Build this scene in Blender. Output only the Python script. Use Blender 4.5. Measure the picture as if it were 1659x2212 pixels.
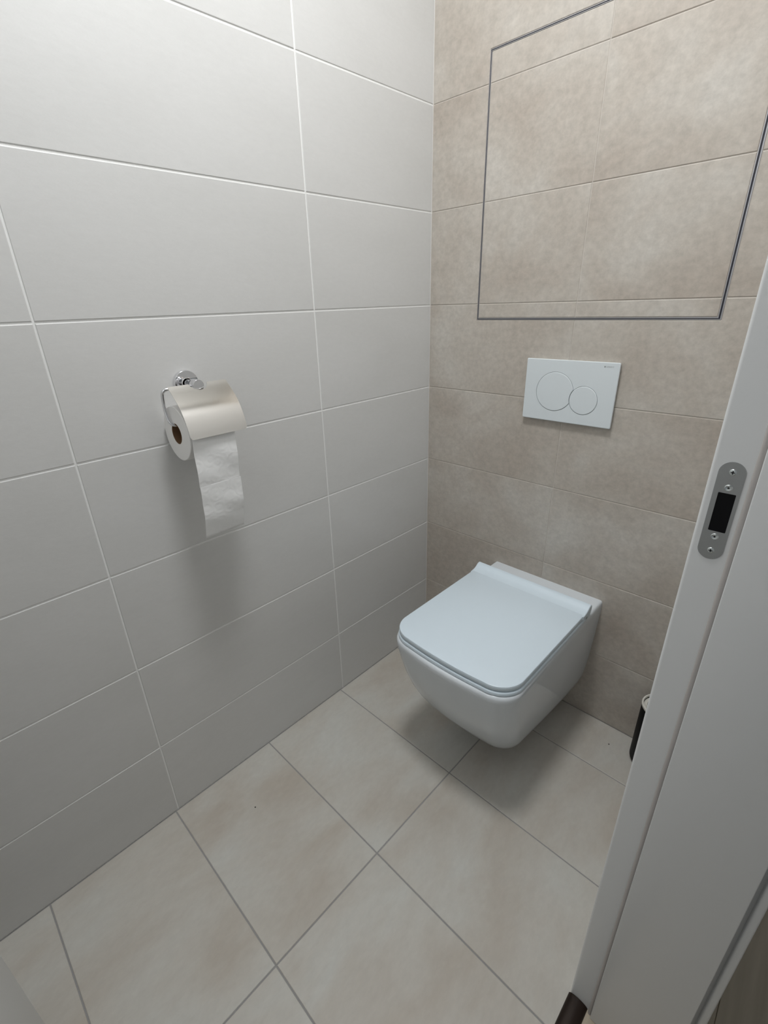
import bpy, bmesh, math, random
from math import sin, cos, pi, radians
from mathutils import Vector, Matrix
from mathutils.geometry import tessellate_polygon

for o in list(bpy.data.objects):
    bpy.data.objects.remove(o)
scene = bpy.context.scene
COL = scene.collection
rnd = random.Random(7)

# ------------------------------------------------------------------ camera
# room axes: left wall is x = 0, back wall is y = 0, floor is z = 0 (metres)
IMG_H = 2212.0
F_PX = 1020.262
cam_d = bpy.data.cameras.new('camera')
cam_d.sensor_fit = 'VERTICAL'
cam_d.sensor_height = 36.0
cam_d.lens = F_PX / IMG_H * 36.0
cam_d.shift_x = 20.227 / IMG_H
cam_d.shift_y = -5.016 / IMG_H
cam_d.clip_start = 0.01
cam = bpy.data.objects.new('camera', cam_d)
COL.objects.link(cam)
cam.matrix_world = (Matrix.Translation((1.00624, -1.27489, 1.24784))
                    @ Matrix.Rotation(0.789662, 4, 'Z')
                    @ Matrix.Rotation(1.157902, 4, 'X')
                    @ Matrix.Rotation(-0.033988, 4, 'Z'))
scene.camera = cam

# ------------------------------------------------------------------ world, exposure
wd = bpy.data.worlds.new('world')
scene.world = wd
wd.use_nodes = True
wd.node_tree.nodes['Background'].inputs[0].default_value = (0.85, 0.92, 1.0, 1)
wd.node_tree.nodes['Background'].inputs[1].default_value = 0.25
scene.view_settings.view_transform = 'Standard'
scene.view_settings.look = 'None'
scene.view_settings.gamma = 1.0
scene.view_settings.use_curve_mapping = False
scene.view_settings.exposure = 0.0
LAMP_POS = (0.52, -0.79, 2.58)
LAMP_RADIUS = 0.16
LAMP_STRENGTH = 63.5
LAMP_COLOUR = (0.97, 0.985, 1.0)

# ------------------------------------------------------------------ room numbers
ROW1, ROWH = 0.2367, 0.2495          # height of first wall joint, row pitch
LV = -0.4651                          # left wall vertical joints
LV2 = LV - 0.6032
BV = 0.4634                           # back wall vertical joint
FX = 0.4716                           # floor joint along the room
FY0, FYD = -0.4778, 0.2993            # floor joints across the room
ROOM_X, ROOM_Y, ROOM_Z = 0.94, -1.50, 2.60
HX0, HX1, HZ0, HZ1 = 0.1775, 0.7715, 1.196, 1.796   # inspection hatch

# ------------------------------------------------------------------ helpers
def link(name, me, mat=None, parent=None, smooth=False):
    o = bpy.data.objects.new(name, me)
    COL.objects.link(o)
    if mat is not None and not me.materials:
        me.materials.append(mat)
    if smooth:
        for p in me.polygons:
            p.use_smooth = True
    if parent is not None:
        o.parent = parent
    return o

def from_bm(name, bm, mat=None, parent=None, smooth=False):
    bmesh.ops.recalc_face_normals(bm, faces=bm.faces[:])
    me = bpy.data.meshes.new(name)
    bm.to_mesh(me)
    bm.free()
    return link(name, me, mat, parent, smooth)

def autosmooth(o, angle=35):
    me = o.data
    for p in me.polygons:
        p.use_smooth = True
    me.set_sharp_from_angle(angle=radians(angle))
    return o

def tag(o, label, cat=None, group=None, kind=None):
    o['label'] = label
    if cat: o['category'] = cat
    if group: o['group'] = group
    if kind: o['kind'] = kind
    return o

def empty(name, loc=(0, 0, 0)):
    o = bpy.data.objects.new(name, None)
    COL.objects.link(o)
    o.location = loc
    o.empty_display_size = 0.05
    return o

def add_box(bm, x0, x1, y0, y1, z0, z1):
    v = [bm.verts.new((x, y, z)) for x in (x0, x1) for y in (y0, y1) for z in (z0, z1)]
    for f in ((0, 1, 3, 2), (4, 6, 7, 5), (0, 4, 5, 1), (2, 3, 7, 6), (0, 2, 6, 4), (1, 5, 7, 3)):
        bm.faces.new([v[i] for i in f])

def box(name, b, mat, parent=None, bevel=0.0, seg=3):
    bm = bmesh.new()
    add_box(bm, *b)
    if bevel:
        bmesh.ops.bevel(bm, geom=bm.edges[:], offset=bevel, segments=seg, profile=0.5, affect='EDGES')
    o = from_bm(name, bm, mat, parent)
    if bevel:
        autosmooth(o, 40)
    return o

def lathe(bm, prof, n=48, M=Matrix()):
    """prof: (r, h) pairs turned about local z"""
    rings = []
    for r, h in prof:
        if r < 1e-7:
            rings.append([bm.verts.new(M @ Vector((0, 0, h)))])
        else:
            rings.append([bm.verts.new(M @ Vector((r * cos(2 * pi * i / n), r * sin(2 * pi * i / n), h))) for i in range(n)])
    for a, b in zip(rings, rings[1:]):
        for i in range(n):
            j = (i + 1) % n
            if len(a) == 1 and len(b) == 1:
                continue
            if len(a) == 1:
                bm.faces.new((a[0], b[i], b[j]))
            elif len(b) == 1:
                bm.faces.new((a[i], a[j], b[0]))
            else:
                bm.faces.new((a[i], a[j], b[j], b[i]))

def tube(bm, pts, r, n=14):
    pts = [Vector(p) for p in pts]
    rings = []
    up = Vector((0.3, 0.2, 1)).normalized()
    for i, p in enumerate(pts):
        t = (pts[min(i + 1, len(pts) - 1)] - pts[max(i - 1, 0)]).normalized()
        a = t.cross(up)
        if a.length < 1e-3:
            a = t.cross(Vector((1, 0, 0)))
        a.normalize()
        b = t.cross(a).normalized()
        up = a.cross(t)
        rings.append([bm.verts.new(p + r * (cos(2 * pi * k / n) * a + sin(2 * pi * k / n) * b)) for k in range(n)])
    for q, s in zip(rings, rings[1:]):
        for k in range(n):
            bm.faces.new((q[k], q[(k + 1) % n], s[(k + 1) % n], s[k]))
    bm.faces.new(rings[0][::-1])
    bm.faces.new(rings[-1])

def smooth_path(pts, sub=8):
    pts = [Vector(p) for p in pts]
    out = []
    for i in range(len(pts) - 1):
        p0, p1, p2, p3 = pts[max(i - 1, 0)], pts[i], pts[i + 1], pts[min(i + 2, len(pts) - 1)]
        for k in range(sub):
            t = k / sub
            out.append(0.5 * ((2 * p1) + (-p0 + p2) * t + (2 * p0 - 5 * p1 + 4 * p2 - p3) * t * t + (-p0 + 3 * p1 - 3 * p2 + p3) * t ** 3))
    out.append(pts[-1])
    return out

def offset_poly(poly, d):
    """inset a CCW polygon by d (mitred)"""
    n = len(poly)
    out = []
    for i in range(n):
        p, a, b = Vector(poly[i]), Vector(poly[i - 1]), Vector(poly[(i + 1) % n])
        e1, e2 = (p - a).normalized(), (b - p).normalized()
        n1, n2 = Vector((-e1.y, e1.x)), Vector((-e2.y, e2.x))
        m = n1 + n2
        out.append(tuple(p + m * (d / max(0.2, m.dot(n1)))))
    return out

def slab_mesh(name, poly, base, rings, mat):
    """polygon in local xy, extruded along z: rings = [(inset, z)...], last ring is capped"""
    bm = bmesh.new()
    prev = [bm.verts.new((x, y, base)) for x, y in poly]
    for ins, z in rings:
        cur = [bm.verts.new((x, y, z)) for x, y in (offset_poly(poly, ins) if ins else poly)]
        n = len(cur)
        for i in range(n):
            bm.faces.new((prev[i], prev[(i + 1) % n], cur[(i + 1) % n], cur[i]))
        prev = cur
    f = bm.faces.new(prev)
    if len(prev) > 4:
        f.normal_update()
        bmesh.ops.triangulate(bm, faces=[f])
    me = bpy.data.meshes.new(name)
    bm.to_mesh(me)
    bm.free()
    me.materials.append(mat)
    return me

# ------------------------------------------------------------------ materials
def nodes(name):
    m = bpy.data.materials.new(name)
    m.use_nodes = True
    nt = m.node_tree
    return m, nt, nt.nodes['Principled BSDF']

def plain(name, col, rough=0.5, metal=0.0, coat=0.0, bump=0.0, bscale=200, spec=0.5, trans=None):
    m, nt, b = nodes(name)
    b.inputs['Base Color'].default_value = (*col, 1)
    b.inputs['Roughness'].default_value = rough
    b.inputs['Metallic'].default_value = metal
    b.inputs['Specular IOR Level'].default_value = spec
    if coat:
        b.inputs['Coat Weight'].default_value = coat
        b.inputs['Coat Roughness'].default_value = 0.05
    if bump:
        tc = nt.nodes.new('ShaderNodeTexCoord')
        nz = nt.nodes.new('ShaderNodeTexNoise')
        nz.inputs['Scale'].default_value = bscale
        nz.inputs['Detail'].default_value = 4
        bp = nt.nodes.new('ShaderNodeBump')
        bp.inputs['Strength'].default_value = bump
        bp.inputs['Distance'].default_value = 0.001
        nt.links.new(tc.outputs['Object'], nz.inputs['Vector'])
        nt.links.new(nz.outputs['Fac'], bp.inputs['Height'])
        nt.links.new(bp.outputs['Normal'], b.inputs['Normal'])
    return m

def stone(name, cols, big=3.0, fine=40.0, fine_amt=0.25, rough=0.45, stretch=(1, 1, 1), bump=0.15, rot=0.0, dark=None):
    """cloudy concrete-look ceramic; every tile gets its own cut of the pattern"""
    m, nt, b = nodes(name)
    N, L = nt.nodes.new, nt.links.new
    tc = N('ShaderNodeTexCoord')
    oi = N('ShaderNodeObjectInfo')
    mul = N('ShaderNodeVectorMath'); mul.operation = 'SCALE'
    comb = N('ShaderNodeCombineXYZ')
    for i, k in enumerate((13.7, 29.3, 7.1)):
        mm = N('ShaderNodeMath'); mm.operation = 'MULTIPLY'; mm.inputs[1].default_value = k
        L(oi.outputs['Random'], mm.inputs[0]); L(mm.outputs[0], comb.inputs[i])
    mp = N('ShaderNodeMapping')
    mp.inputs['Scale'].default_value = stretch
    mp.inputs['Rotation'].default_value = (0, 0, rot)
    L(tc.outputs['Object'], mp.inputs['Vector'])
    add = N('ShaderNodeVectorMath'); add.operation = 'ADD'
    L(mp.outputs[0], add.inputs[0]); L(comb.outputs[0], add.inputs[1])
    n1 = N('ShaderNodeTexNoise'); n1.inputs['Scale'].default_value = big; n1.inputs['Detail'].default_value = 5; n1.inputs['Roughness'].default_value = 0.55
    n1.inputs['Distortion'].default_value = 0.4
    n2 = N('ShaderNodeTexNoise'); n2.inputs['Scale'].default_value = fine; n2.inputs['Detail'].default_value = 6; n2.inputs['Roughness'].default_value = 0.65
    L(add.outputs[0], n1.inputs['Vector']); L(add.outputs[0], n2.inputs['Vector'])
    ramp = N('ShaderNodeValToRGB')
    el = ramp.color_ramp.elements
    el[0].position, el[0].color = 0.30, (*cols[0], 1)
    el[1].position, el[1].color = 0.70, (*cols[-1], 1)
    for i, c in enumerate(cols[1:-1]):
        e = el.new(0.30 + 0.40 * (i + 1) / (len(cols) - 1)); e.color = (*c, 1)
    L(n1.outputs['Fac'], ramp.inputs['Fac'])
    mr = N('ShaderNodeMapRange')
    mr.inputs['From Min'].default_value = 0.3; mr.inputs['From Max'].default_value = 0.7
    mr.inputs['To Min'].default_value = 1 - fine_amt; mr.inputs['To Max'].default_value = 1 + fine_amt * 0.6
    L(n2.outputs['Fac'], mr.inputs['Value'])
    sc = N('ShaderNodeVectorMath'); sc.operation = 'SCALE'
    L(ramp.outputs['Color'], sc.inputs[0]); L(mr.outputs[0], sc.inputs['Scale'])
    L(sc.outputs[0], b.inputs['Base Color'])
    b.inputs['Roughness'].default_value = rough
    b.inputs['Specular IOR Level'].default_value = 0.4
    if bump:
        bp = N('ShaderNodeBump'); bp.inputs['Strength'].default_value = bump; bp.inputs['Distance'].default_value = 0.001
        L(n2.outputs['Fac'], bp.inputs['Height']); L(bp.outputs['Normal'], b.inputs['Normal'])
    return m

M_WHITE_TILE = stone('white_tile', [(0.655, 0.652, 0.638), (0.68, 0.677, 0.664), (0.70, 0.697, 0.686)], big=2.0, fine=55, fine_amt=0.02, rough=0.38, stretch=(1, 2.4, 1), bump=0.22)
M_BEIGE_TILE = stone('beige_tile', [(0.445, 0.392, 0.338), (0.50, 0.456, 0.402), (0.56, 0.527, 0.478)], big=5.0, fine=70, fine_amt=0.14, rough=0.5, bump=0.12)
M_FLOOR_TILE = stone('floor_tile', [(0.50, 0.455, 0.395), (0.56, 0.535, 0.485), (0.59, 0.588, 0.55)], big=4.0, fine=60, fine_amt=0.05, rough=0.42, stretch=(1.6, 0.8, 1), bump=0.06, rot=0.5)
M_WHITE_GROUT = plain('white_grout', (0.90, 0.90, 0.885), 0.8, bump=0.3, bscale=600)
M_BEIGE_GROUT = plain('beige_grout', (0.60, 0.56, 0.51), 0.85, bump=0.3, bscale=600)
M_FLOOR_GROUT = plain('grey_grout', (0.32, 0.315, 0.31), 0.85, bump=0.3, bscale=600)
M_PLASTER = plain('white_plaster', (0.82, 0.82, 0.80), 0.9, bump=0.15, bscale=300)
M_CERAMIC = plain('glazed_ceramic', (0.70, 0.74, 0.77), 0.14)
M_SEAT = plain('seat_plastic', (0.69, 0.79, 0.86), 0.30)
M_PLATE = plain('plate_plastic', (0.70, 0.75, 0.77), 0.35)
M_GAPSHADE = plain('gap_shade', (0.02, 0.02, 0.022), 0.8)  # near-black colour standing in for shade in gaps and recesses
M_CHROME = plain('chrome', (0.78, 0.78, 0.80), 0.06, metal=1.0)
M_COVER = plain('polished_steel', (0.86, 0.84, 0.81), 0.16, metal=1.0)
M_PAPER = plain('tissue_paper', (0.90, 0.89, 0.87), 0.95, spec=0.1)
M_CARD = plain('cardboard', (0.19, 0.11, 0.055), 0.9)
M_FRAME = plain('white_foil', (0.80, 0.81, 0.81), 0.33, bump=0.02, bscale=150)
M_GASKET = plain('grey_seal', (0.50, 0.47, 0.45), 0.6)
M_STEEL = plain('brushed_steel', (0.40, 0.41, 0.41), 0.38, metal=0.85)
M_SCREW = plain('zinc_screw', (0.66, 0.70, 0.70), 0.25, metal=1.0)
M_BLACK = plain('black_plastic', (0.004, 0.004, 0.005), 0.5, spec=0.15)
M_RIM = plain('pale_rim', (0.72, 0.70, 0.64), 0.35)
M_ALU = plain('aluminium', (0.42, 0.42, 0.44), 0.35, metal=0.9)
M_NEARBLACK = plain('near_black', (0.02, 0.02, 0.03), 0.5)
M_INK = plain('grey_ink', (0.28, 0.31, 0.31), 0.6)
M_BRONZE = plain('dark_bronze', (0.022, 0.012, 0.008), 0.3, metal=0.3)
M_SPECK = plain('dark_crumb', (0.03, 0.027, 0.025), 0.9)

def wood_mat():
    m, nt, b = nodes('oak_laminate')
    N, L = nt.nodes.new, nt.links.new
    tc = N('ShaderNodeTexCoord'); mp = N('ShaderNodeMapping')
    mp.inputs['Scale'].default_value = (30, 2.5, 1)
    nz = N('ShaderNodeTexNoise'); nz.inputs['Scale'].default_value = 1.5; nz.inputs['Detail'].default_value = 6
    rp = N('ShaderNodeValToRGB')
    rp.color_ramp.elements[0].color = (0.37, 0.31, 0.23, 1); rp.color_ramp.elements[0].position = 0.3
    rp.color_ramp.elements[1].color = (0.50, 0.43, 0.33, 1); rp.color_ramp.elements[1].position = 0.7
    L(tc.outputs['Object'], mp.inputs[0]); L(mp.outputs[0], nz.inputs['Vector'])
    L(nz.outputs['Fac'], rp.inputs['Fac']); L(rp.outputs['Color'], b.inputs['Base Color'])
    b.inputs['Roughness'].default_value = 0.45
    return m
M_WOOD = wood_mat()

def paper_mat():
    """white tissue with embossed rings"""
    m, nt, b = nodes('embossed_tissue')
    N, L = nt.nodes.new, nt.links.new
    b.inputs['Base Color'].default_value = (0.95, 0.95, 0.945, 1)
    b.inputs['Roughness'].default_value = 0.95
    b.inputs['Specular IOR Level'].default_value = 0.1
    tc = N('ShaderNodeTexCoord')
    vo = N('ShaderNodeTexVoronoi'); vo.inputs['Scale'].default_value = 38
    vo.inputs['Randomness'].default_value = 0.75
    wv = N('ShaderNodeMath'); wv.operation = 'SINE'
    ml = N('ShaderNodeMath'); ml.operation = 'MULTIPLY'; ml.inputs[1].default_value = 16
    nz = N('ShaderNodeTexNoise'); nz.inputs['Scale'].default_value = 60
    ad = N('ShaderNodeMath'); ad.operation = 'MULTIPLY_ADD'; ad.inputs[1].default_value = 0.35
    bp = N('ShaderNodeBump'); bp.inputs['Strength'].default_value = 0.25; bp.inputs['Distance'].default_value = 0.0010
    L(tc.outputs['Object'], vo.inputs['Vector']); L(tc.outputs['Object'], nz.inputs['Vector'])
    L(vo.outputs['Distance'], ml.inputs[0]); L(ml.outputs[0], wv.inputs[0])
    L(wv.outputs[0], ad.inputs[0]); L(nz.outputs['Fac'], ad.inputs[2])
    L(ad.outputs[0], bp.inputs['Height']); L(bp.outputs['Normal'], b.inputs['Normal'])
    return m
M_TISSUE = paper_mat()

# ------------------------------------------------------------------ structure: slabs
def slab(name, boxes, mat, label):
    bm = bmesh.new()
    for b in boxes:
        add_box(bm, *b)
    o = from_bm(name, bm, mat)
    return tag(o, label, kind='structure')

G = 0.0014                             # how far the grout lies behind the tile faces
OPEN_Y0, OPEN_Y1, OPEN_Z = -1.465, -0.66, 2.06   # hole in the right wall for the door frame
wall_left = slab('wall_left', [(-0.10, -G, ROOM_Y - 0.1, 0.10, -0.1, ROOM_Z)], M_WHITE_GROUT,
                 'left wall of large pale grey white ceramic tiles with white joints')
wall_back = slab('wall_back', [(-G, ROOM_X + G, G, 0.10, -0.1, ROOM_Z)], M_BEIGE_GROUT,
                 'back wall of beige stone-look tiles behind the toilet')
wall_right = slab('wall_right', [(ROOM_X + G, 1.094, OPEN_Y1, 0.10, -0.1, ROOM_Z),
                                 (ROOM_X + G, 1.094, ROOM_Y - 0.1, OPEN_Y0, -0.1, ROOM_Z),
                                 (ROOM_X + G, 1.094, OPEN_Y0, OPEN_Y1, OPEN_Z, ROOM_Z)], M_WHITE_GROUT,
                  'right wall with the doorway in it')
wall_front = slab('wall_front', [(-G, ROOM_X + G, ROOM_Y - 0.1, ROOM_Y - G, -0.1, ROOM_Z)], M_WHITE_GROUT,
                  'front wall of pale tiles behind the open door')
floor = slab('floor', [(-G, 0.9405, ROOM_Y, G, -0.1, -G)], M_FLOOR_GROUT,
             'toilet room floor of beige grey stone-look tiles')
ceiling = slab('ceiling', [(-0.1, 1.094, ROOM_Y - 0.1, 0.1, ROOM_Z, ROOM_Z + 0.1)], M_PLASTER,
               'plain white ceiling of the toilet room')

# hallway beyond the doorway
hall_floor = slab('floor_hallway', [(0.9405, 2.30, -2.80, 1.00, -0.1, -0.004)], M_WOOD,
                  'light oak laminate floor of the hallway outside the doorway')
wall_hall = slab('wall_hallway', [(2.30, 2.40, -2.80, 1.00, -0.1, ROOM_Z)], M_PLASTER, 'white hallway wall facing the doorway')
ceil_hall = slab('ceiling_hallway', [(1.094, 2.40, -2.80, 1.00, ROOM_Z, ROOM_Z + 0.1)], M_PLASTER, 'white hallway ceiling')

# ------------------------------------------------------------------ structure: tiles
tile_cache = {}
def tile(parent, poly, M, mat, gap=0.0022, ch=0.0012, jitter=0.00018):
    """poly: CCW cell outline in wall (u, v); M: wall frame (u, v, out) to room"""
    cx = sum(p[0] for p in poly) / len(poly); cy = sum(p[1] for p in poly) / len(poly)
    loc = offset_poly([(x - cx, y - cy) for x, y in poly], gap / 2)
    key = (mat.name, tuple((round(x, 4), round(y, 4)) for x, y in loc))
    if key not in tile_cache:
        tile_cache[key] = slab_mesh('tile', loc, -G - 0.003, [(0, -ch), (ch * 0.35, -ch * 0.35), (ch, 0.0)], mat)
    o = bpy.data.objects.new('tile', tile_cache[key])
    COL.objects.link(o)
    o.parent = parent
    d = rnd.uniform(-jitter, jitter)
    T = Matrix.Rotation(rnd.uniform(-1, 1) * 0.0006, 4, 'X') @ Matrix.Rotation(rnd.uniform(-1, 1) * 0.0004, 4, 'Y')
    o.matrix_local = parent.matrix_world.inverted() @ M @ Matrix.Translation((cx, cy, d)) @ T
    return o

def frame(origin, u, v):
    u, v = Vector(u), Vector(v)
    w = u.cross(v)
    M = Matrix((u, v, w)).transposed().to_4x4()
    M.translation = origin
    return M

def rect(u0, u1, v0, v1):
    return [(u0, v0), (u1, v0), (u1, v1), (u0, v1)]

rows = [0.0] + [ROW1 + k * ROWH for k in range(0, 10) if ROW1 + k * ROWH < ROOM_Z - 0.02] + [ROOM_Z]

# left wall: u = -y so that (u x v) points to +x
ML = frame((0, 0, 0), (0, 1, 0), (0, 0, 1))
for (a, b) in ((LV, 0.0), (LV2, LV), (ROOM_Y, LV2)):
    for z0, z1 in zip(rows, rows[1:]):
        tile(wall_left, rect(a, b, z0, z1), ML, M_WHITE_TILE, gap=0.0034, ch=0.0013)

# back wall faces -y: u = +x, v = +z
MB = frame((0, 0, 0), (1, 0, 0), (0, 0, 1))
def minus_hatch(u0, u1, v0, v1):
    hx0, hx1, hz0, hz1 = HX0 - 0.004, HX1 + 0.004, HZ0 - 0.004, HZ1 + 0.004
    left = u0 < 0.1
    if v1 <= hz0 or v0 >= hz1:
        return rect(u0, u1, v0, v1)
    e = hx0 if left else hx1
    if v0 >= hz0 and v1 <= hz1:
        return rect(u0, e, v0, v1) if left else rect(e, u1, v0, v1)
    if v0 < hz0:        # hatch takes the upper inner corner
        return ([(u0, v0), (u1, v0), (u1, hz0), (e, hz0), (e, v1), (u0, v1)] if left else
                [(u0, v0), (u1, v0), (u1, v1), (e, v1), (e, hz0), (u0, hz0)])
    return ([(u0, v0), (e, v0), (e, hz1), (u1, hz1), (u1, v1), (u0, v1)] if left else
            [(e, v0), (u1, v0), (u1, v1), (u0, v1), (u0, hz1), (e, hz1)])
for (a, b) in ((0.0, BV), (BV, ROOM_X)):
    for z0, z1 in zip(rows, rows[1:]):
        tile(wall_back, minus_hatch(a, b, z0, z1), MB, M_BEIGE_TILE, gap=0.0014, ch=0.0014)

# right wall faces -x: u = -y, v = z
MR = frame((ROOM_X, 0, 0), (0, -1, 0), (0, 0, 1))
for z0, z1 in zip(rows, rows[1:]):
    tile(wall_right, rect(0.0, -OPEN_Y1, z0, z1), MR, M_WHITE_TILE)
    if z0 > OPEN_Z:
        tile(wall_right, rect(-OPEN_Y1, -ROOM_Y, z0, z1), MR, M_WHITE_TILE)
# front wall faces +y: u = -x, v = z
MF = frame((0, ROOM_Y, 0), (-1, 0, 0), (0, 0, 1))
for (a, b) in ((-ROOM_X, -0.6), (-0.6, 0.0)):
    for z0, z1 in zip(rows, rows[1:]):
        tile(wall_front, rect(a, b, z0, z1), MF, M_WHITE_TILE)
# floor
MFL = frame((0, 0, 0), (1, 0, 0), (0, 1, 0))
fy = sorted([0.0, ROOM_Y] + [FY0 - k * FYD for k in range(-1, 4) if FY0 - k * FYD > ROOM_Y + 0.02])
for (a, b) in ((0.0, FX), (FX, 0.9405)):
    for y0, y1 in zip(fy, fy[1:]):
        tile(floor, rect(a, b, y0, y1), MFL, M_FLOOR_TILE, gap=0.0029, ch=0.0012, jitter=0.0)

# hallway floor boards that show beside the threshold
def board(x0, x1, y0, y1):
    loc = rect(-(x1 - x0) / 2, (x1 - x0) / 2, -(y1 - y0) / 2, (y1 - y0) / 2)
    loc = offset_poly(loc, 0.0004)
    key = ('board', round(x1 - x0, 3), round(y1 - y0, 3))
    if key not in tile_cache:
        tile_cache[key] = slab_mesh('floor_board', loc, -0.006, [(0, -0.0008), (0.0008, 0.0)], M_WOOD)
    o = bpy.data.objects.new('floor_board', tile_cache[key])
    COL.objects.link(o)
    o.parent = hall_floor
    o.location = ((x0 + x1) / 2, (y0 + y1) / 2, 0)
for i in range(7):
    x0 = 0.945 + i * 0.19
    yy = -2.8 + (0.0, 0.45, 0.9)[i % 3]
    cuts = sorted({-2.8, 1.0, *[yy + 1.28 * k for k in range(4) if -2.7 < yy + 1.28 * k < 0.9]})
    for y0, y1 in zip(cuts, cuts[1:]):
        board(x0, min(x0 + 0.19, 2.30), y0, y1)

# ------------------------------------------------------------------ ceiling lamp (above the frame; lights the room)
lamp = empty('ceiling_light', LAMP_POS)
tag(lamp, 'round white ceiling lamp above the toilet room', 'lamp')
bm = bmesh.new()
lathe(bm, [(0, 0.02), (LAMP_RADIUS + 0.015, 0.02), (LAMP_RADIUS + 0.015, -0.022), (LAMP_RADIUS + 0.004, -0.026), (LAMP_RADIUS, -0.02), (LAMP_RADIUS, 0.015), (0, 0.015)], 64)
autosmooth(from_bm('lamp_housing', bm, M_PLASTER, lamp))
m, nt, b = nodes('lamp_diffuser')
b.inputs['Base Color'].default_value = (0.9, 0.9, 0.9, 1)
b.inputs['Emission Color'].default_value = (*LAMP_COLOUR, 1)
b.inputs['Emission Strength'].default_value = LAMP_STRENGTH
bm = bmesh.new()
lathe(bm, [(LAMP_RADIUS - 0.002, -0.016), (LAMP_RADIUS * 0.8, -0.021), (LAMP_RADIUS * 0.4, -0.0235), (0, -0.024)], 48)
from_bm('diffuser', bm, m, lamp, True)

# ------------------------------------------------------------------ inspection hatch in the back wall
hatch = empty('inspection_hatch', ((HX0 + HX1) / 2, 0, HZ0))
tag(hatch, 'square tiled inspection hatch outlined in metal with a dark gap above the flush plate', 'hatch')
def ring_prism(name, o, i, y0, y1, mat, parent):
    """rectangular ring between outer (x0,x1,z0,z1) and inner rect, from y0 (front) to y1 (back)"""
    bm = bmesh.new()
    def loop(r, y): return [bm.verts.new(q) for q in ((r[0], y, r[2]), (r[1], y, r[2]), (r[1], y, r[3]), (r[0], y, r[3]))]
    a, b, c, d = loop(o, y0), loop(i, y0), loop(o, y1), loop(i, y1)
    for k in range(4):
        j = (k + 1) % 4
        bm.faces.new((a[k], a[j], b[j], b[k])); bm.faces.new((c[k], d[k], d[j], c[j]))
        bm.faces.new((a[k], c[k], c[j], a[j])); bm.faces.new((b[k], b[j], d[j], d[k]))
    ob = from_bm(name, bm, mat)
    ob.parent = parent
    ob.matrix_parent_inverse = parent.matrix_basis.inverted()
    return ob
bpy.context.view_layer.update()
def inset(r, l, rr, b, t): return (r[0] + l, r[1] - rr, r[2] + b, r[3] - t)
R0 = (HX0 - 0.0038, HX1 + 0.0038, HZ0 - 0.0038, HZ1 + 0.0038)
R1 = inset(R0, .0013, .0022, .0013, .0012)
R2 = inset(R1, .0019, .0032, .0018, .0018)
R3 = inset(R2, .0010, .0014, .0022, .0010)
ring_prism('outer_frame', R0, R1, -0.0002, 0.004, M_ALU, hatch)
ring_prism('gap_shade_strip', R1, R2, 0.0009, 0.004, M_NEARBLACK, hatch)  # near-black strip laid in for the shade of the open gap between frames
ring_prism('inner_frame', R2, R3, -0.0002, 0.004, M_ALU, hatch)
hz = [R3[2]] + [z for z in rows if R3[2] < z < R3[3]] + [R3[3]]
for (a, b) in ((R3[0], BV), (BV, R3[1])):
    for z0, z1 in zip(hz, hz[1:]):
        tile(hatch, rect(a, b, z0, z1), MB, M_BEIGE_TILE, gap=0.0014, ch=0.0014)

# ------------------------------------------------------------------ flush plate
PX, PZ, PW, PH = 0.3515, 0.9325, 0.2445, 0.1630
plate = empty('flush_plate', (PX + PW / 2, 0, PZ))
tag(plate, 'white dual flush plate with two round buttons on the beige wall', 'flush plate')
def wall_part(name, bm, mat, smooth_angle=None):
    o = from_bm(name, bm, mat)
    o.parent = plate
    o.matrix_parent_inverse = plate.matrix_basis.inverted()
    if smooth_angle: autosmooth(o, smooth_angle)
    return o
BC, BR = Vector((PX + 0.0868, PZ + PH - 0.0832)), 0.0510
SC, SR = Vector((PX + 0.1665, PZ + PH - 0.0990)), 0.0362
def circle(c, r, a0, a1, n):
    return [Vector((c.x + r * cos(a0 + (a1 - a0) * i / n), c.y + r * sin(a0 + (a1 - a0) * i / n))) for i in range(n + 1)]
def cross_angles(c1, r1, c2, r2):
    d = (c2 - c1).length
    a = math.acos((d * d + r1 * r1 - r2 * r2) / (2 * d * r1))
    base = math.atan2(c2.y - c1.y, c2.x - c1.x)
    return base - a, base + a
def union_outline(r1, r2):
    a0, a1 = cross_angles(BC, r1, SC, r2)
    b0, b1 = cross_angles(SC, r2, BC, r1)
    big_arc = circle(BC, r1, a1, a0 + 2 * pi, 64)
    small_arc = circle(SC, r2, b1, b0 + 2 * pi, 48)
    return big_arc[:-1] + small_arc[:-1]
Y_F = -0.0125
def rrect(x0, x1, z0, z1, r, n=5):
    out = []
    for cx, cz, a in ((x1 - r, z1 - r, 0), (x0 + r, z1 - r, pi / 2), (x0 + r, z0 + r, pi), (x1 - r, z0 + r, 1.5 * pi)):
        for i in range(n + 1):
            t = a + pi / 2 * i / n
            out.append(Vector((cx + r * cos(t), cz + r * sin(t))))
    return out
bm = bmesh.new()
hole = union_outline(BR + 0.0009, SR + 0.0009)
rings = []
for ins, y in ((0.0035, 0.0), (0.0012, -0.004), (0.0, -0.0108), (0.0006, -0.0120), (0.0018, Y_F)):
    rings.append([bm.verts.new((p.x, y, p.y)) for p in rrect(PX + ins, PX + PW - ins, PZ + ins, PZ + PH - ins, 0.003 if ins < .003 else .002)])
for a, b in zip(rings, rings[1:]):
    n = len(a)
    for i in range(n):
        bm.faces.new((a[i], a[(i + 1) % n], b[(i + 1) % n], b[i]))
hv = [bm.verts.new((p.x, Y_F, p.y)) for p in hole]
hb = [bm.verts.new((p.x, Y_F + 0.004, p.y)) for p in hole]
for i in range(len(hv)):
    j = (i + 1) % len(hv)
    bm.faces.new((hv[i], hb[i], hb[j], hv[j]))
allv = rings[-1] + hv
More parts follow.
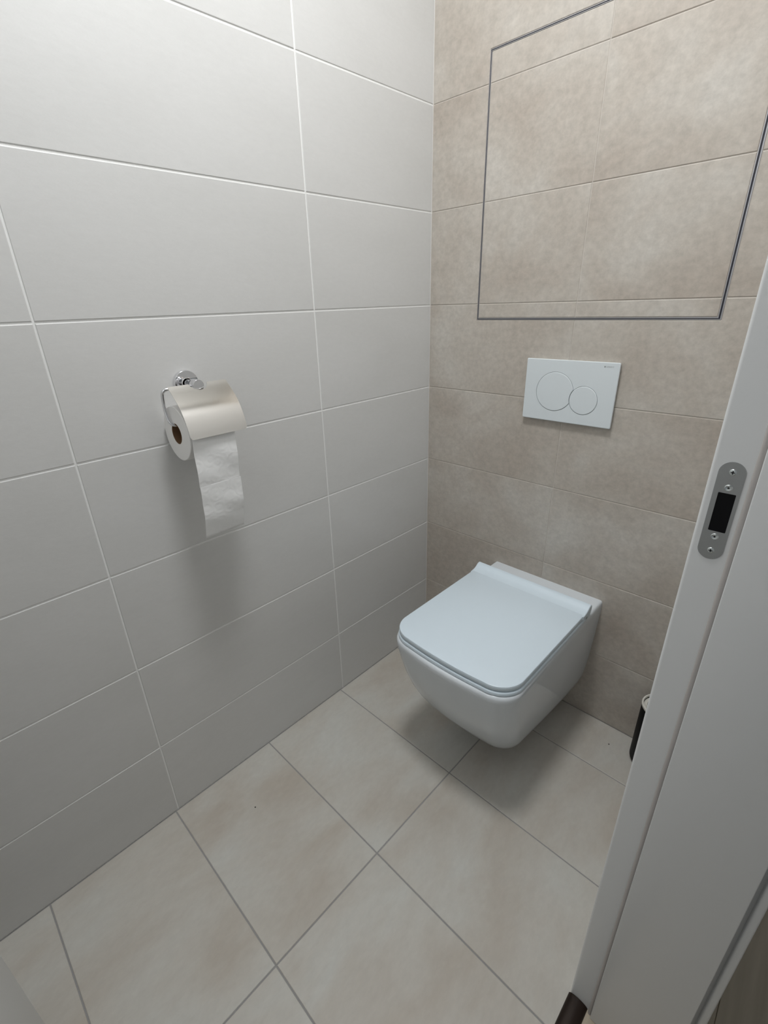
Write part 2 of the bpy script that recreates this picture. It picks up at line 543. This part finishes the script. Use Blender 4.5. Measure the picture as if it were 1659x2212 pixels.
tris = tessellate_polygon([[Vector((v.co.x, v.co.z, 0)) for v in rings[-1]], [Vector((v.co.x, v.co.z, 0)) for v in hv]])
for t in tris:
    try: bm.faces.new([allv[i] for i in t])
    except ValueError: pass
cover_plate = wall_part('cover_plate', bm, M_PLATE, 14)
bm = bmesh.new()
add_box(bm, PX + 0.02, PX + PW - 0.02, Y_F + 0.0035, -0.003, PZ + 0.02, PZ + PH - 0.02)
wall_part('button_gap_shade', bm, M_GAPSHADE)  # near-black backing paints the shade in the gaps round the buttons
def button(name, outline):
    bm = bmesh.new()
    poly = [(p.x, p.y) for p in outline]
    prev = None
    for ins, y in ((0, Y_F + 0.0034), (0, Y_F - 0.0000), (0.0006, Y_F - 0.0007), (0.0016, Y_F - 0.0010)):
        cur = [bm.verts.new((x, y, z)) for x, z in (offset_poly(poly, ins) if ins else poly)]
        if prev:
            n = len(cur)
            for i in range(n):
                bm.faces.new((prev[i], prev[(i + 1) % n], cur[(i + 1) % n], cur[i]))
        prev = cur
    for t in tessellate_polygon([[Vector((v.co.x, v.co.z, 0)) for v in prev]]):
        bm.faces.new([prev[i] for i in t])
    return wall_part(name, bm, M_PLATE, 12)
a0, a1 = cross_angles(BC, BR, SC, SR + 0.0014)
b0, b1 = cross_angles(SC, SR + 0.0014, BC, BR)
outline = circle(BC, BR, a1, a0 + 2 * pi, 72) + circle(SC, SR + 0.0014, b0, b1 if b1 < b0 else b1 - 0, 24)[::-1][1:-1]
# inner arc of the large button follows the small one
arc = circle(SC, SR + 0.0014, b1, b0, 24)
p_end = outline[72]
if (arc[0] - p_end).length > (arc[-1] - p_end).length: arc = arc[::-1]
outline = circle(BC, BR, a1, a0 + 2 * pi, 72) + arc[1:-1]
button('large_button', outline)
button('small_button', circle(SC, SR, 0, 2 * pi, 64)[:-1])
# maker's lettering in the upper right corner
tc = bpy.data.curves.new('lettering', 'FONT')
tc.body = 'GEBERIT'
tc.size = 0.0046
tc.space_character = 1.12
to = bpy.data.objects.new('lettering_source', tc)
COL.objects.link(to)
bpy.context.view_layer.update()
tm = bpy.data.meshes.new_from_object(to.evaluated_get(bpy.context.evaluated_depsgraph_get()))
bpy.data.objects.remove(to)
tw = max(v.co.x for v in tm.vertices)
TX = PX + PW - 0.0140 - tw
Mt = Matrix.Translation((TX, Y_F - 0.00012, PZ + PH - 0.0123)) @ Matrix.Rotation(pi / 2, 4, 'X')
tm.transform(Mt)
tm.materials.clear()
lo = link('lettering', tm, M_INK)
bpy.context.view_layer.update()
lo.parent = cover_plate; lo.matrix_parent_inverse = cover_plate.matrix_world.inverted()
lo['label'] = 'small grey maker lettering'
bm = bmesh.new()
add_box(bm, TX - 0.0046, TX - 0.0012, Y_F - 0.00014, Y_F + 0.0002, PZ + PH - 0.0125, PZ + PH - 0.0091)
lq = from_bm('logo_square', bm, M_INK)
lq.parent = cover_plate; lq.matrix_parent_inverse = cover_plate.matrix_world.inverted()

# ------------------------------------------------------------------ toilet
TXC = 0.4762
toilet = empty('wall_hung_toilet', (TXC, 0, 0.080))
tag(toilet, 'white square wall-hung toilet with its lid closed', 'toilet')
def tpart(name, bm, mat, ang=40, parent=None):
    o = from_bm(name, bm, mat)
    pr = parent or toilet
    o.parent = pr
    o.matrix_parent_inverse = pr.matrix_world.inverted() if parent else toilet.matrix_basis.inverted()
    autosmooth(o, ang)
    return o
def lerp(a, b, t): return a + (b - a) * t
def bowl_outline(hb, hf, yf, r, bow=0.004, ns=8, nc=10, nf=10, yb=0.0):
    """open outline from the wall on the left, round the front, back to the wall"""
    pts = []
    side = []
    yend = yf + r
    for i in range(ns + 1):
        t = i / ns
        y = lerp(yb, yend, t)
        side.append((lerp(hb, hf, t ** 1.5), y))
    xe = side[-1][0]
    corner = [(xe - r + r * cos(a), yf + r - r * sin(a)) for a in [pi / 2 * i / nc for i in range(1, nc + 1)]]
    half = side + corner
    fx = corner[-1][0]
    left = [(-x, y) for x, y in half]
    front = [(lerp(-fx, fx, i / nf), yf - bow * (1 - (2 * i / nf - 1) ** 2)) for i in range(1, nf)]
    return left + front + half[::-1]
levels = [  # z, half width at wall, half width at front, front y, corner radius
    (0.4290, 0.170, 0.172, -0.528, 0.058),
    (0.4283, 0.1735, 0.1765, -0.5335, 0.060),
    (0.4255, 0.1765, 0.1798, -0.5375, 0.062),
    (0.4200, 0.1778, 0.1812, -0.5392, 0.063),
    (0.4100, 0.1780, 0.1810, -0.5390, 0.063),
    (0.3960, 0.1775, 0.1795, -0.5365, 0.063),
    (0.3600, 0.1760, 0.1765, -0.5300, 0.064),
    (0.3100, 0.1735, 0.1720, -0.5170, 0.066),
    (0.2600, 0.1705, 0.1665, -0.4990, 0.068),
    (0.2150, 0.1675, 0.1595, -0.4770, 0.070),
    (0.1750, 0.1640, 0.1520, -0.4520, 0.070),
    (0.1450, 0.1605, 0.1440, -0.4300, 0.070),
    (0.1210, 0.1560, 0.1350, -0.4110, 0.066),
    (0.1030, 0.1490, 0.1250, -0.3920, 0.061),
    (0.0910, 0.1390, 0.1120, -0.3700, 0.055),
    (0.0840, 0.1250, 0.0960, -0.3400, 0.050),
    (0.0806, 0.1080, 0.0800, -0.3100, 0.042),
    (0.0800, 0.0900, 0.0650, -0.2800, 0.034)]
bm = bmesh.new()
loops = []
for z, hb, hf, yf, r in levels:
    loops.append([bm.verts.new((TXC + x, y, z)) for x, y in bowl_outline(hb, hf, yf, r, bow=0.006 * (z > .2) + 0.004)])
for a, b in zip(loops, loops[1:]):
    for i in range(len(a) - 1):
        bm.faces.new((a[i], a[i + 1], b[i + 1], b[i]))
bm.faces.new(loops[0])
bm.faces.new(loops[-1][::-1])
back = [l[0] for l in loops] + [l[-1] for l in loops][::-1]
bm.faces.new(back)
bowl = tpart('bowl', bm, M_CERAMIC, 50)

def lid_outline(hw, yf, yb, r, bow=0.006, nc=14):
    c = [(hw - r + r * cos(a), yf + r - r * sin(a)) for a in [pi / 2 * i / nc for i in range(nc + 1)]]
    front = [(lerp(-(hw - r), hw - r, i / 10), yf - bow * (1 - (2 * i / 10 - 1) ** 2)) for i in range(1, 10)]
    half = [(hw, yb), (hw, lerp(yb, yf, .4))] + c
    return [(-x, y) for x, y in half] + front + half[::-1]       # CCW seen from above
def plate_stack(name, poly, stack, mat, parent=None):
    bm = bmesh.new()
    prev = None
    for ins, z in stack:
        cur = [bm.verts.new((TXC + x, y, z)) for x, y in (offset_poly(poly, ins) if ins else poly)]
        if prev:
            n = len(cur)
            for i in range(n):
                bm.faces.new((prev[i], prev[(i + 1) % n], cur[(i + 1) % n], cur[i]))
        else:
            bm.faces.new(cur[::-1])
        prev = cur
    bm.faces.new(prev)
    return tpart(name, bm, mat, 35, parent)
seat = plate_stack('seat', lid_outline(0.1793, -0.5353, -0.110, 0.066),
                   [(0.006, 0.4288), (0.0015, 0.4292), (0.0, 0.4306), (0.0, 0.4360), (0.0012, 0.4385), (0.0035, 0.4398)], M_SEAT)
gap = plate_stack('seat_gap_shade', lid_outline(0.1725, -0.5275, -0.110, 0.062), [(0, 0.4396), (0, 0.4424)], M_GAPSHADE)  # near-black filler in place of the shade between seat and lid
lid = plate_stack('lid', lid_outline(0.1780, -0.5335, -0.112, 0.066),
                  [(0.004, 0.4420), (0.0008, 0.4428), (0.0, 0.4442), (0.0, 0.4520), (0.0010, 0.4544), (0.0035, 0.4556)], M_SEAT)
# raised roll along the back of the lid
prof = [(-0.150, 0.4440), (-0.150, 0.4552), (-0.138, 0.4558), (-0.128, 0.4578), (-0.120, 0.4618), (-0.113, 0.4672), (-0.107, 0.4698),
        (-0.101, 0.4692), (-0.0965, 0.4655), (-0.0945, 0.4595), (-0.0950, 0.4500), (-0.0985, 0.4400), (-0.106, 0.4330), (-0.118, 0.4350)]
bm = bmesh.new()
ends = []
for ins, x in ((0.0014, -0.1800), (0.0, -0.1786), (0.0, 0.1786), (0.0014, 0.1800)):
    pp = offset_poly([(y, z) for y, z in prof][::-1], ins) if ins else [(y, z) for y, z in prof][::-1]
    ends.append([bm.verts.new((TXC + x, y, z)) for y, z in pp])
for a, b in zip(ends, ends[1:]):
    n = len(a)
    for i in range(n):
        bm.faces.new((a[i], a[(i + 1) % n], b[(i + 1) % n], b[i]))
bm.faces.new(ends[0]); bm.faces.new(ends[-1][::-1])
bpy.context.view_layer.update()
tpart('hinge_roll', bm, M_SEAT, 30, lid)
for s in (-1, 1):
    bm = bmesh.new()
    lathe(bm, [(0, -0.004), (0.0042, -0.004), (0.0042, 0.0008), (0.0034, 0.0014), (0, 0.0014)], 20,
          Matrix.Translation((TXC + s * 0.1795, -0.125, 0.4395)) @ Matrix.Rotation(s * pi / 2, 4, 'Y'))
    tpart('hinge_pin', bm, M_STEEL, 40, seat)

# ------------------------------------------------------------------ toilet paper holder
HY, HZ = -0.829, 1.105
holder = empty('toilet_paper_holder', (0, HY, HZ))
tag(holder, 'chrome toilet paper holder with a steel flap on the white wall', 'paper holder')
def hpart(name, bm, mat, ang=40, parent=None):
    o = from_bm(name, bm, mat)
    o.parent = holder
    o.matrix_parent_inverse = holder.matrix_basis.inverted()
    autosmooth(o, ang)
    return o
MX = Matrix.Translation((0, HY, HZ)) @ Matrix.Rotation(pi / 2, 4, 'Y')
bm = bmesh.new()
lathe(bm, [(0, 0.0002), (0.0252, 0.0002), (0.0262, 0.001), (0.0262, 0.0090), (0.0252, 0.0102), (0.0120, 0.0102), (0.0105, 0.012)], 56, MX)
hpart('wall_rosette', bm, M_CHROME)
bm = bmesh.new()
lathe(bm, [(0.0085, 0.010), (0.0085, 0.034), (0.0112, 0.037), (0.0117, 0.039), (0.0117, 0.0610), (0.0110, 0.0622), (0, 0.0622)], 44, MX)
hpart('post', bm, M_CHROME)
CRX, CRZ, CRR = 0.0585, 1.017, 0.0555          # roll axis and radius
wire = smooth_path([(0.047, HY, 1.1040), (0.047, -0.860, 1.1040), (0.0470, -0.885, 1.1040), (0.0455, -0.8955, 1.1010), (0.0430, -0.8985, 1.0920),
                    (0.0425, -0.8990, 1.0660), (0.0475, -0.8985, 1.0470), (0.0520, -0.8960, 1.0385), (0.0555, -0.8880, 1.0338), (0.0570, -0.8700, 1.0330), (0.0570, -0.8000, 1.0330)], 8)
bm = bmesh.new()
tube(bm, wire, 0.0034, 16)
hpart('roll_arm', bm, M_CHROME, 60)
# curved flap with a notch round the post
fp = smooth_path([(0.0560, 0, 1.1085), (0.0680, 0, 1.0985), (0.0800, 0, 1.0880), (0.0920, 0, 1.0760), (0.1025, 0, 1.0610), (0.1100, 0, 1.0450), (0.1155, 0, 1.0290), (0.1195, 0, 1.0130)], 5)
Y0, Y1, TH = HY - 0.0625, HY + 0.0625, 0.0012
NY = 50
nr = 0.0190
bm = bmesh.new()
grid = []
cum = [0.0]
for a, b in zip(fp, fp[1:]): cum.append(cum[-1] + (b - a).length)
L_ALL = cum[-1]
def along(s):
    for k in range(len(cum) - 1):
        if s <= cum[k + 1] + 1e-9:
            t = (s - cum[k]) / (cum[k + 1] - cum[k])
            p = fp[k].lerp(fp[k + 1], t)
            tn = (fp[k + 1] - fp[k]).normalized()
            return p, Vector((-tn.z, 0, tn.x)) * -1
    return fp[-1], Vector((1, 0, 0.3)).normalized()
NS = 34
for j in range(NY + 1):
    y = lerp(Y0, Y1, j / NY)
    dy = abs(y - HY)
    s0 = math.sqrt(max(0, nr * nr - dy * dy)) * 0.95 if dy < nr else 0.0
    edge = min(y - Y0, Y1 - y)
    rc = 0.006
    s1 = L_ALL - (rc - math.sqrt(max(0, rc * rc - (rc - edge) ** 2)) if edge < rc else 0)
    col_ = []
    for i in range(NS + 1):
        p, nrm = along(lerp(s0, s1, i / NS))
        col_.append((Vector((p.x, y, p.z)), nrm))
    grid.append(col_)
def surf(off):
    return [[bm.verts.new(p + n * off) for p, n in c] for c in grid]
A, B = surf(0.0), surf(-TH)
for S in (A, B):
    for j in range(NY):
        for i in range(NS):
            bm.faces.new((S[j][i], S[j + 1][i], S[j + 1][i + 1], S[j][i + 1]))
rim_a = [A[j][0] for j in range(NY + 1)] + [A[NY][i] for i in range(1, NS + 1)] + [A[j][NS] for j in range(NY - 1, -1, -1)] + [A[0][i] for i in range(NS - 1, 0, -1)]
rim_b = [B[j][0] for j in range(NY + 1)] + [B[NY][i] for i in range(1, NS + 1)] + [B[j][NS] for j in range(NY - 1, -1, -1)] + [B[0][i] for i in range(NS - 1, 0, -1)]
for k in range(len(rim_a)):
    q = (k + 1) % len(rim_a)
    bm.faces.new((rim_a[k], rim_b[k], rim_b[q], rim_a[q]))
hpart('flap', bm, M_COVER, 50)

# ------------------------------------------------------------------ toilet paper roll hanging on the holder's arm
RY0, RY1 = -0.8915, -0.7935
roll = empty('toilet_paper_roll', (CRX, (RY0 + RY1) / 2, CRZ - CRR))
tag(roll, 'white toilet paper roll with a loose end hanging under the flap', 'toilet paper')
MY = Matrix.Translation((CRX, RY0, CRZ)) @ Matrix.Rotation(-pi / 2, 4, 'X')
ln = RY1 - RY0
def rpart(name, bm, mat, ang=40):
    o = from_bm(name, bm, mat)
    o.parent = roll
    o.matrix_parent_inverse = roll.matrix_basis.inverted()
    autosmooth(o, ang)
    return o
bm = bmesh.new()
lathe(bm, [(0.0212, 0.0), (CRR - 0.001, 0.0), (CRR, 0.001), (CRR, ln - 0.001), (CRR - 0.001, ln), (0.0212, ln), (0.0212, 0.0)], 64, MY)
rpart('paper_winding', bm, M_PAPER)
bm = bmesh.new()
lathe(bm, [(0.0211, 0.0003), (0.0211, ln - 0.0003), (0.0200, ln - 0.0003), (0.0200, 0.0003), (0.0211, 0.0003)], 40, MY)
rpart('cardboard_core', bm, M_CARD)
# two hanging sheets, parted by a perforation fold
def sheet(name, path, ya, yb, wav, torn=False, seed=1):
    r = random.Random(seed)
    bm = bmesh.new()
    NU = 20
    n = len(path)
    front, rear = [], []
    for i, p in enumerate(path):
        ra, rb = [], []
        for k in range(NU + 1):
            t = k / NU
            y = lerp(ya, yb, t)
            s = i / (n - 1)
            dx = wav * (sin(7 * s + 2.1 * t + seed) * 0.6 + sin(15 * s - 5 * t + seed * 2) * 0.35) * min(1, s * 3)
            z = p[1]
            x = p[0] + dx
            ra.append(bm.verts.new((x, y, z))); rb.append(bm.verts.new((x - 0.0005, y, z)))
        front.append(ra); rear.append(rb)
    for i in range(n - 1):
        for k in range(NU):
            bm.faces.new((front[i][k], front[i][k + 1], front[i + 1][k + 1], front[i + 1][k]))
            bm.faces.new((rear[i][k], rear[i + 1][k], rear[i + 1][k + 1], rear[i][k + 1]))
    ra = [front[0][k] for k in range(NU + 1)] + [front[i][NU] for i in range(1, n)] + [front[n - 1][k] for k in range(NU - 1, -1, -1)] + [front[i][0] for i in range(n - 2, 0, -1)]
    rb = [rear[0][k] for k in range(NU + 1)] + [rear[i][NU] for i in range(1, n)] + [rear[n - 1][k] for k in range(NU - 1, -1, -1)] + [rear[i][0] for i in range(n - 2, 0, -1)]
    for k in range(len(ra)):
        q = (k + 1) % len(ra)
        bm.faces.new((ra[k], rb[k], rb[q], ra[q]))
    return rpart(name, bm, M_TISSUE, 80)
XT = CRX + CRR + 0.0012
up = [(CRX + (CRR + 0.0009) * cos(a), CRZ + (CRR + 0.0009) * sin(a)) for a in [1.0 - 1.0 * i / 10 for i in range(11)]]
up += [(XT - 0.006 * (i / 16) ** 1.4, lerp(CRZ, 0.9115, i / 16)) for i in range(1, 17)]
sheet('upper_sheet', up, RY0 + 0.004, RY1 - 0.001, 0.0022, seed=1)
low = [(XT - 0.0042 - 0.018 * (i / 20) ** 2.2, lerp(0.9115, 0.7900, i / 20)) for i in range(21)]
sheet('lower_sheet', low, RY0 + 0.004, RY1 - 0.0005, 0.0016, torn=True, seed=3)

# ------------------------------------------------------------------ toilet brush holder
BX, BY, BRR, BH = 0.870, -0.056, 0.050, 0.210
brush = empty('toilet_brush_holder', (BX, BY, 0))
tag(brush, 'black toilet brush holder with a pale rim half hidden by the door frame', 'brush holder')
def bpart(name, bm, mat, ang=40):
    o = from_bm(name, bm, mat, brush)
    autosmooth(o, ang)
    return o
bm = bmesh.new()
pr = [(0, 0.0), (BRR - 0.016, 0.0)] + [(BRR - 0.016 + 0.016 * sin(a), 0.016 - 0.016 * cos(a)) for a in [pi / 2 * i / 8 for i in range(1, 9)]]
pr += [(BRR, BH - 0.002), (BRR - 0.003, BH - 0.002), (BRR - 0.003, 0.02), (0, 0.02)]
lathe(bm, pr, 56)
bpart('cup', bm, M_BLACK)
bm = bmesh.new()
lathe(bm, [(BRR - 0.0035, BH - 0.006), (BRR + 0.0008, BH - 0.006), (BRR + 0.0008, BH - 0.001), (BRR - 0.0003, BH), (BRR - 0.0028, BH), (BRR - 0.0035, BH - 0.0008), (BRR - 0.0035, BH - 0.006)], 56)
bpart('rim', bm, M_RIM)
bm = bmesh.new()
lathe(bm, [(BRR - 0.0035, BH - 0.010), (BRR - 0.010, BH - 0.010), (BRR - 0.0105, BH - 0.006), (BRR - 0.013, BH - 0.006), (BRR - 0.0135, BH - 0.013), (BRR - 0.0035, BH - 0.013)], 56)
bpart('inner_collar', bm, M_RIM)
bm = bmesh.new()
lathe(bm, [(0, BH - 0.020), (BRR - 0.0135, BH - 0.020), (BRR - 0.0135, BH - 0.024), (0, BH - 0.024)], 40)
bpart('inner_disc', bm, M_NEARBLACK)

# ------------------------------------------------------------------ door frame (right) with strike plate
JY = -0.701
door = empty('door_1', (0.95, JY, 0))
tag(door, 'white door frame of the doorway with a steel strike plate', kind='structure')
def dbox(name, b, mat, bevel=0.0, seg=3, parent=None):
    o = box(name, b, mat, None, bevel, seg)
    o.parent = parent or door
    o.matrix_parent_inverse = door.matrix_basis.inverted()
    return o
DZ = 2.02
def rounded_jamb(name, sgn, y_face, y_back, x0, x1, mat, r=0.0035):
    """vertical board; the room-side edge of its visible face is rounded"""
    bm = bmesh.new()
    pts = [(x0 + r - r * cos(a), y_face + sgn * (r - r * sin(a))) for a in [pi / 2 * i / 6 for i in range(7)]]
    pts += [(x1, y_face), (x1, y_back), (x0, y_back)]
    lo = [bm.verts.new((x, y, 0.0)) for x, y in pts]; hi = [bm.verts.new((x, y, DZ)) for x, y in pts]
    n = len(pts)
    for i in range(n):
        bm.faces.new((lo[i], lo[(i + 1) % n], hi[(i + 1) % n], hi[i]))
    bm.faces.new(lo); bm.faces.new(hi[::-1])
    o = from_bm(name, bm, mat)
    o.parent = door; o.matrix_parent_inverse = door.matrix_basis.inverted()
    autosmooth(o, 40)
    return o
# strike side: rebate with a pocket for the latch
SX0, SX1, SZ0, SZ1 = 0.9320, 0.9555, 0.9797, 1.0900
rounded_jamb('rebate_jamb', 1, JY, OPEN_Y1, 0.9245, 0.9655, M_FRAME)
dbox('room_casing', (0.923, ROOM_X, OPEN_Y1, -0.625, 0.0, DZ + 0.05), M_FRAME, 0.002)
dbox('lining', (0.9660, 1.0865, -0.711, OPEN_Y1, 0.0, DZ), M_FRAME, 0.0012)
dbox('hall_casing', (1.0940, 1.1040, -0.6990, -0.635, 0.0, DZ + 0.05), M_FRAME, 0.003)
dbox('casing_joint', (1.0865, 1.0940, -0.686, OPEN_Y1, 0.0, DZ), M_FRAME)
# bulb seal in the rebate corner
bm = bmesh.new()
tube(bm, [(0.9633, JY - 0.0028, z) for z in (0.0, 0.7, 1.4, DZ)], 0.0031, 12)
o = from_bm('bulb_seal', bm, M_GASKET); o.parent = door; o.matrix_parent_inverse = door.matrix_basis.inverted(); autosmooth(o, 60)
# hinge side and head
dbox('rebate_jamb', (0.923, 0.9655, OPEN_Y0, -1.425, 0.0, DZ), M_FRAME, 0.002)
dbox('lining', (0.9660, 1.0865, OPEN_Y0, -1.413, 0.0, DZ), M_FRAME, 0.0012)
dbox('room_casing', (0.923, ROOM_X, -1.499, OPEN_Y0, 0.0, DZ + 0.05), M_FRAME, 0.002)
dbox('hall_casing', (1.0940, 1.1040, -1.490, -1.4165, 0.0, DZ + 0.05), M_FRAME, 0.003)
dbox('head_lining', (0.923, 1.0940, OPEN_Y0, OPEN_Y1, DZ, OPEN_Z), M_FRAME, 0.001)

strike_y = JY - 0.0006
def stadium(x0, x1, z0, z1, n=16):
    r = (x1 - x0) / 2; cx = (x0 + x1) / 2
    return [Vector((cx + r * cos(a), z1 - r + r * sin(a))) for a in [pi * i / n for i in range(n + 1)]] + \
           [Vector((cx + r * cos(a), z0 + r + r * sin(a))) for a in [pi + pi * i / n for i in range(n + 1)]]
KX0, KX1, KZ0, KZ1 = 0.9368, 0.9523, 1.0128, 1.0564
bm = bmesh.new()
so = stadium(SX0, SX1, SZ0, SZ1)
si = rrect(KX0, KX1, KZ0, KZ1, 0.0008, 2)
ov = [bm.verts.new((p.x, strike_y, p.y)) for p in so]
ob_ = [bm.verts.new((p.x, JY + 0.0002, p.y)) for p in so]
iv = [bm.verts.new((p.x, strike_y, p.y)) for p in si]
ib = [bm.verts.new((p.x, JY - 0.00012, p.y)) for p in si]
for a, b in ((ov, ob_), (iv, ib)):
    for i in range(len(a)):
        j = (i + 1) % len(a)
        bm.faces.new((a[i], b[i], b[j], a[j]))
av = ov + iv
for t in tessellate_polygon([[Vector((v.co.x, v.co.z, 0)) for v in ov], [Vector((v.co.x, v.co.z, 0)) for v in iv]]):
    bm.faces.new([av[i] for i in t])
strike = from_bm('strike_plate', bm, M_STEEL)
strike.parent = door; strike.matrix_parent_inverse = door.matrix_basis.inverted()
strike['label'] = 'oval brushed steel strike plate'
bpy.context.view_layer.update()
def spart(name, bm, mat, ang=40):
    o = from_bm(name, bm, mat)
    o.parent = strike; o.matrix_parent_inverse = strike.matrix_world.inverted()
    autosmooth(o, ang)
    return o
bm = bmesh.new()
add_box(bm, KX0 - 0.0004, KX1 + 0.0004, JY - 0.00022, JY + 0.0004, KZ0 - 0.0004, KZ1 + 0.0004)
spart('latch_pocket', bm, M_BLACK)
for k, (sz, cross) in enumerate(((1.0791, True), (1.0623, False), (1.0066, False), (0.9900, True))):
    bm = bmesh.new()
    Ms = Matrix.Translation((0.9443, strike_y, sz)) @ Matrix.Rotation(pi / 2, 4, 'X')
    if cross:
        lathe(bm, [(0.0034, 0.0), (0.0031, 0.0004), (0.0026, 0.0006), (0.0010, 0.0006), (0, 0.0006)], 24, Ms)
    else:
        lathe(bm, [(0.0037, 0.0), (0.0034, 0.0002), (0.0029, 0.0007), (0.0024, 0.0006), (0.0011, 0.0002), (0, 0.0002)], 24, Ms)
    sc_ = spart('screw', bm, M_SCREW)
    bm = bmesh.new()
    y = strike_y - (0.00075 if cross else 0.0004)
    if cross:
        add_box(bm, 0.9443 - 0.0018, 0.9443 + 0.0018, y, y + 0.0002, sz - 0.0005, sz + 0.0005)
        add_box(bm, 0.9443 - 0.0005, 0.9443 + 0.0005, y, y + 0.0002, sz - 0.0018, sz + 0.0018)
    else:
        lathe(bm, [(0, 0.0), (0.0010, 0.0), (0.0010, 0.0003), (0, 0.0003)], 16, Matrix.Translation((0.9443, strike_y, sz)) @ Matrix.Rotation(pi / 2, 4, 'X'))
    spart('screw_recess_shade', bm, M_GAPSHADE)  # dark marks on the heads paint the shade of the screw recesses

# threshold strip between tiles and laminate
bm = bmesh.new()
tp = [(0.9225, 0.0), (0.9232, 0.0018)] + [(0.9405 - 0.0165 * cos(a), 0.0018 + 0.0062 * sin(a)) for a in [pi * i / 14 for i in range(1, 14)]] + [(0.9578, 0.0018), (0.9585, 0.0)]
e0 = [bm.verts.new((x, JY - 0.0003, z)) for x, z in tp]; e1 = [bm.verts.new((x, -1.4247, z)) for x, z in tp]
for i in range(len(tp) - 1):
    bm.faces.new((e0[i], e0[i + 1], e1[i + 1], e1[i]))
bm.faces.new((e0[-1], e0[0], e1[0], e1[-1]))
bm.faces.new(e0[::-1]); bm.faces.new(e1)
thr = from_bm('threshold_strip', bm, M_BRONZE)
autosmooth(thr, 50)
tag(thr, 'dark bronze threshold strip on the floor at the foot of the door frame', 'threshold')

# open door leaf along the front wall
leaf = empty('door_leaf', (0.58, -1.4485, 0.008))
tag(leaf, 'white door leaf standing open at the lower left corner', 'door')
o = box('panel', (0.250, 0.915, -1.470, -1.430, 0.008, 1.985), M_FRAME, None, 0.002)
o.parent = leaf; o.matrix_parent_inverse = leaf.matrix_basis.inverted()
for hz_ in (0.25, 1.0, 1.75):
    bm = bmesh.new()
    lathe(bm, [(0, -0.04), (0.006, -0.04), (0.007, -0.038), (0.007, 0.038), (0.006, 0.04), (0, 0.04)], 18, Matrix.Translation((0.9155, -1.4235, hz_)))
    o = from_bm('hinge', bm, M_CHROME); o.parent = leaf; o.matrix_parent_inverse = leaf.matrix_basis.inverted(); autosmooth(o)

# ------------------------------------------------------------------ crumbs on the floor tiles
def crumb(x, y, r, label, seed):
    rr = random.Random(seed)
    bm = bmesh.new()
    bmesh.ops.create_icosphere(bm, subdivisions=2, radius=r)
    for v in bm.verts:
        v.co *= 1 + rr.uniform(-0.25, 0.25)
        v.co.z = v.co.z * 0.6 + r * 0.5
    mz = min(v.co.z for v in bm.verts)
    for v in bm.verts: v.co.z -= mz
    o = from_bm('crumb', bm, M_SPECK, None, True)
    o.location = (x, y, 0.0)
    tag(o, label, 'crumb', 'dark crumbs on the floor')
crumb(0.1494, -0.9214, 0.0017, 'tiny dark crumb on the floor tile near the left wall', 1)
crumb(0.7669, -0.0728, 0.0017, 'tiny dark crumb on the floor between toilet and brush holder', 2)
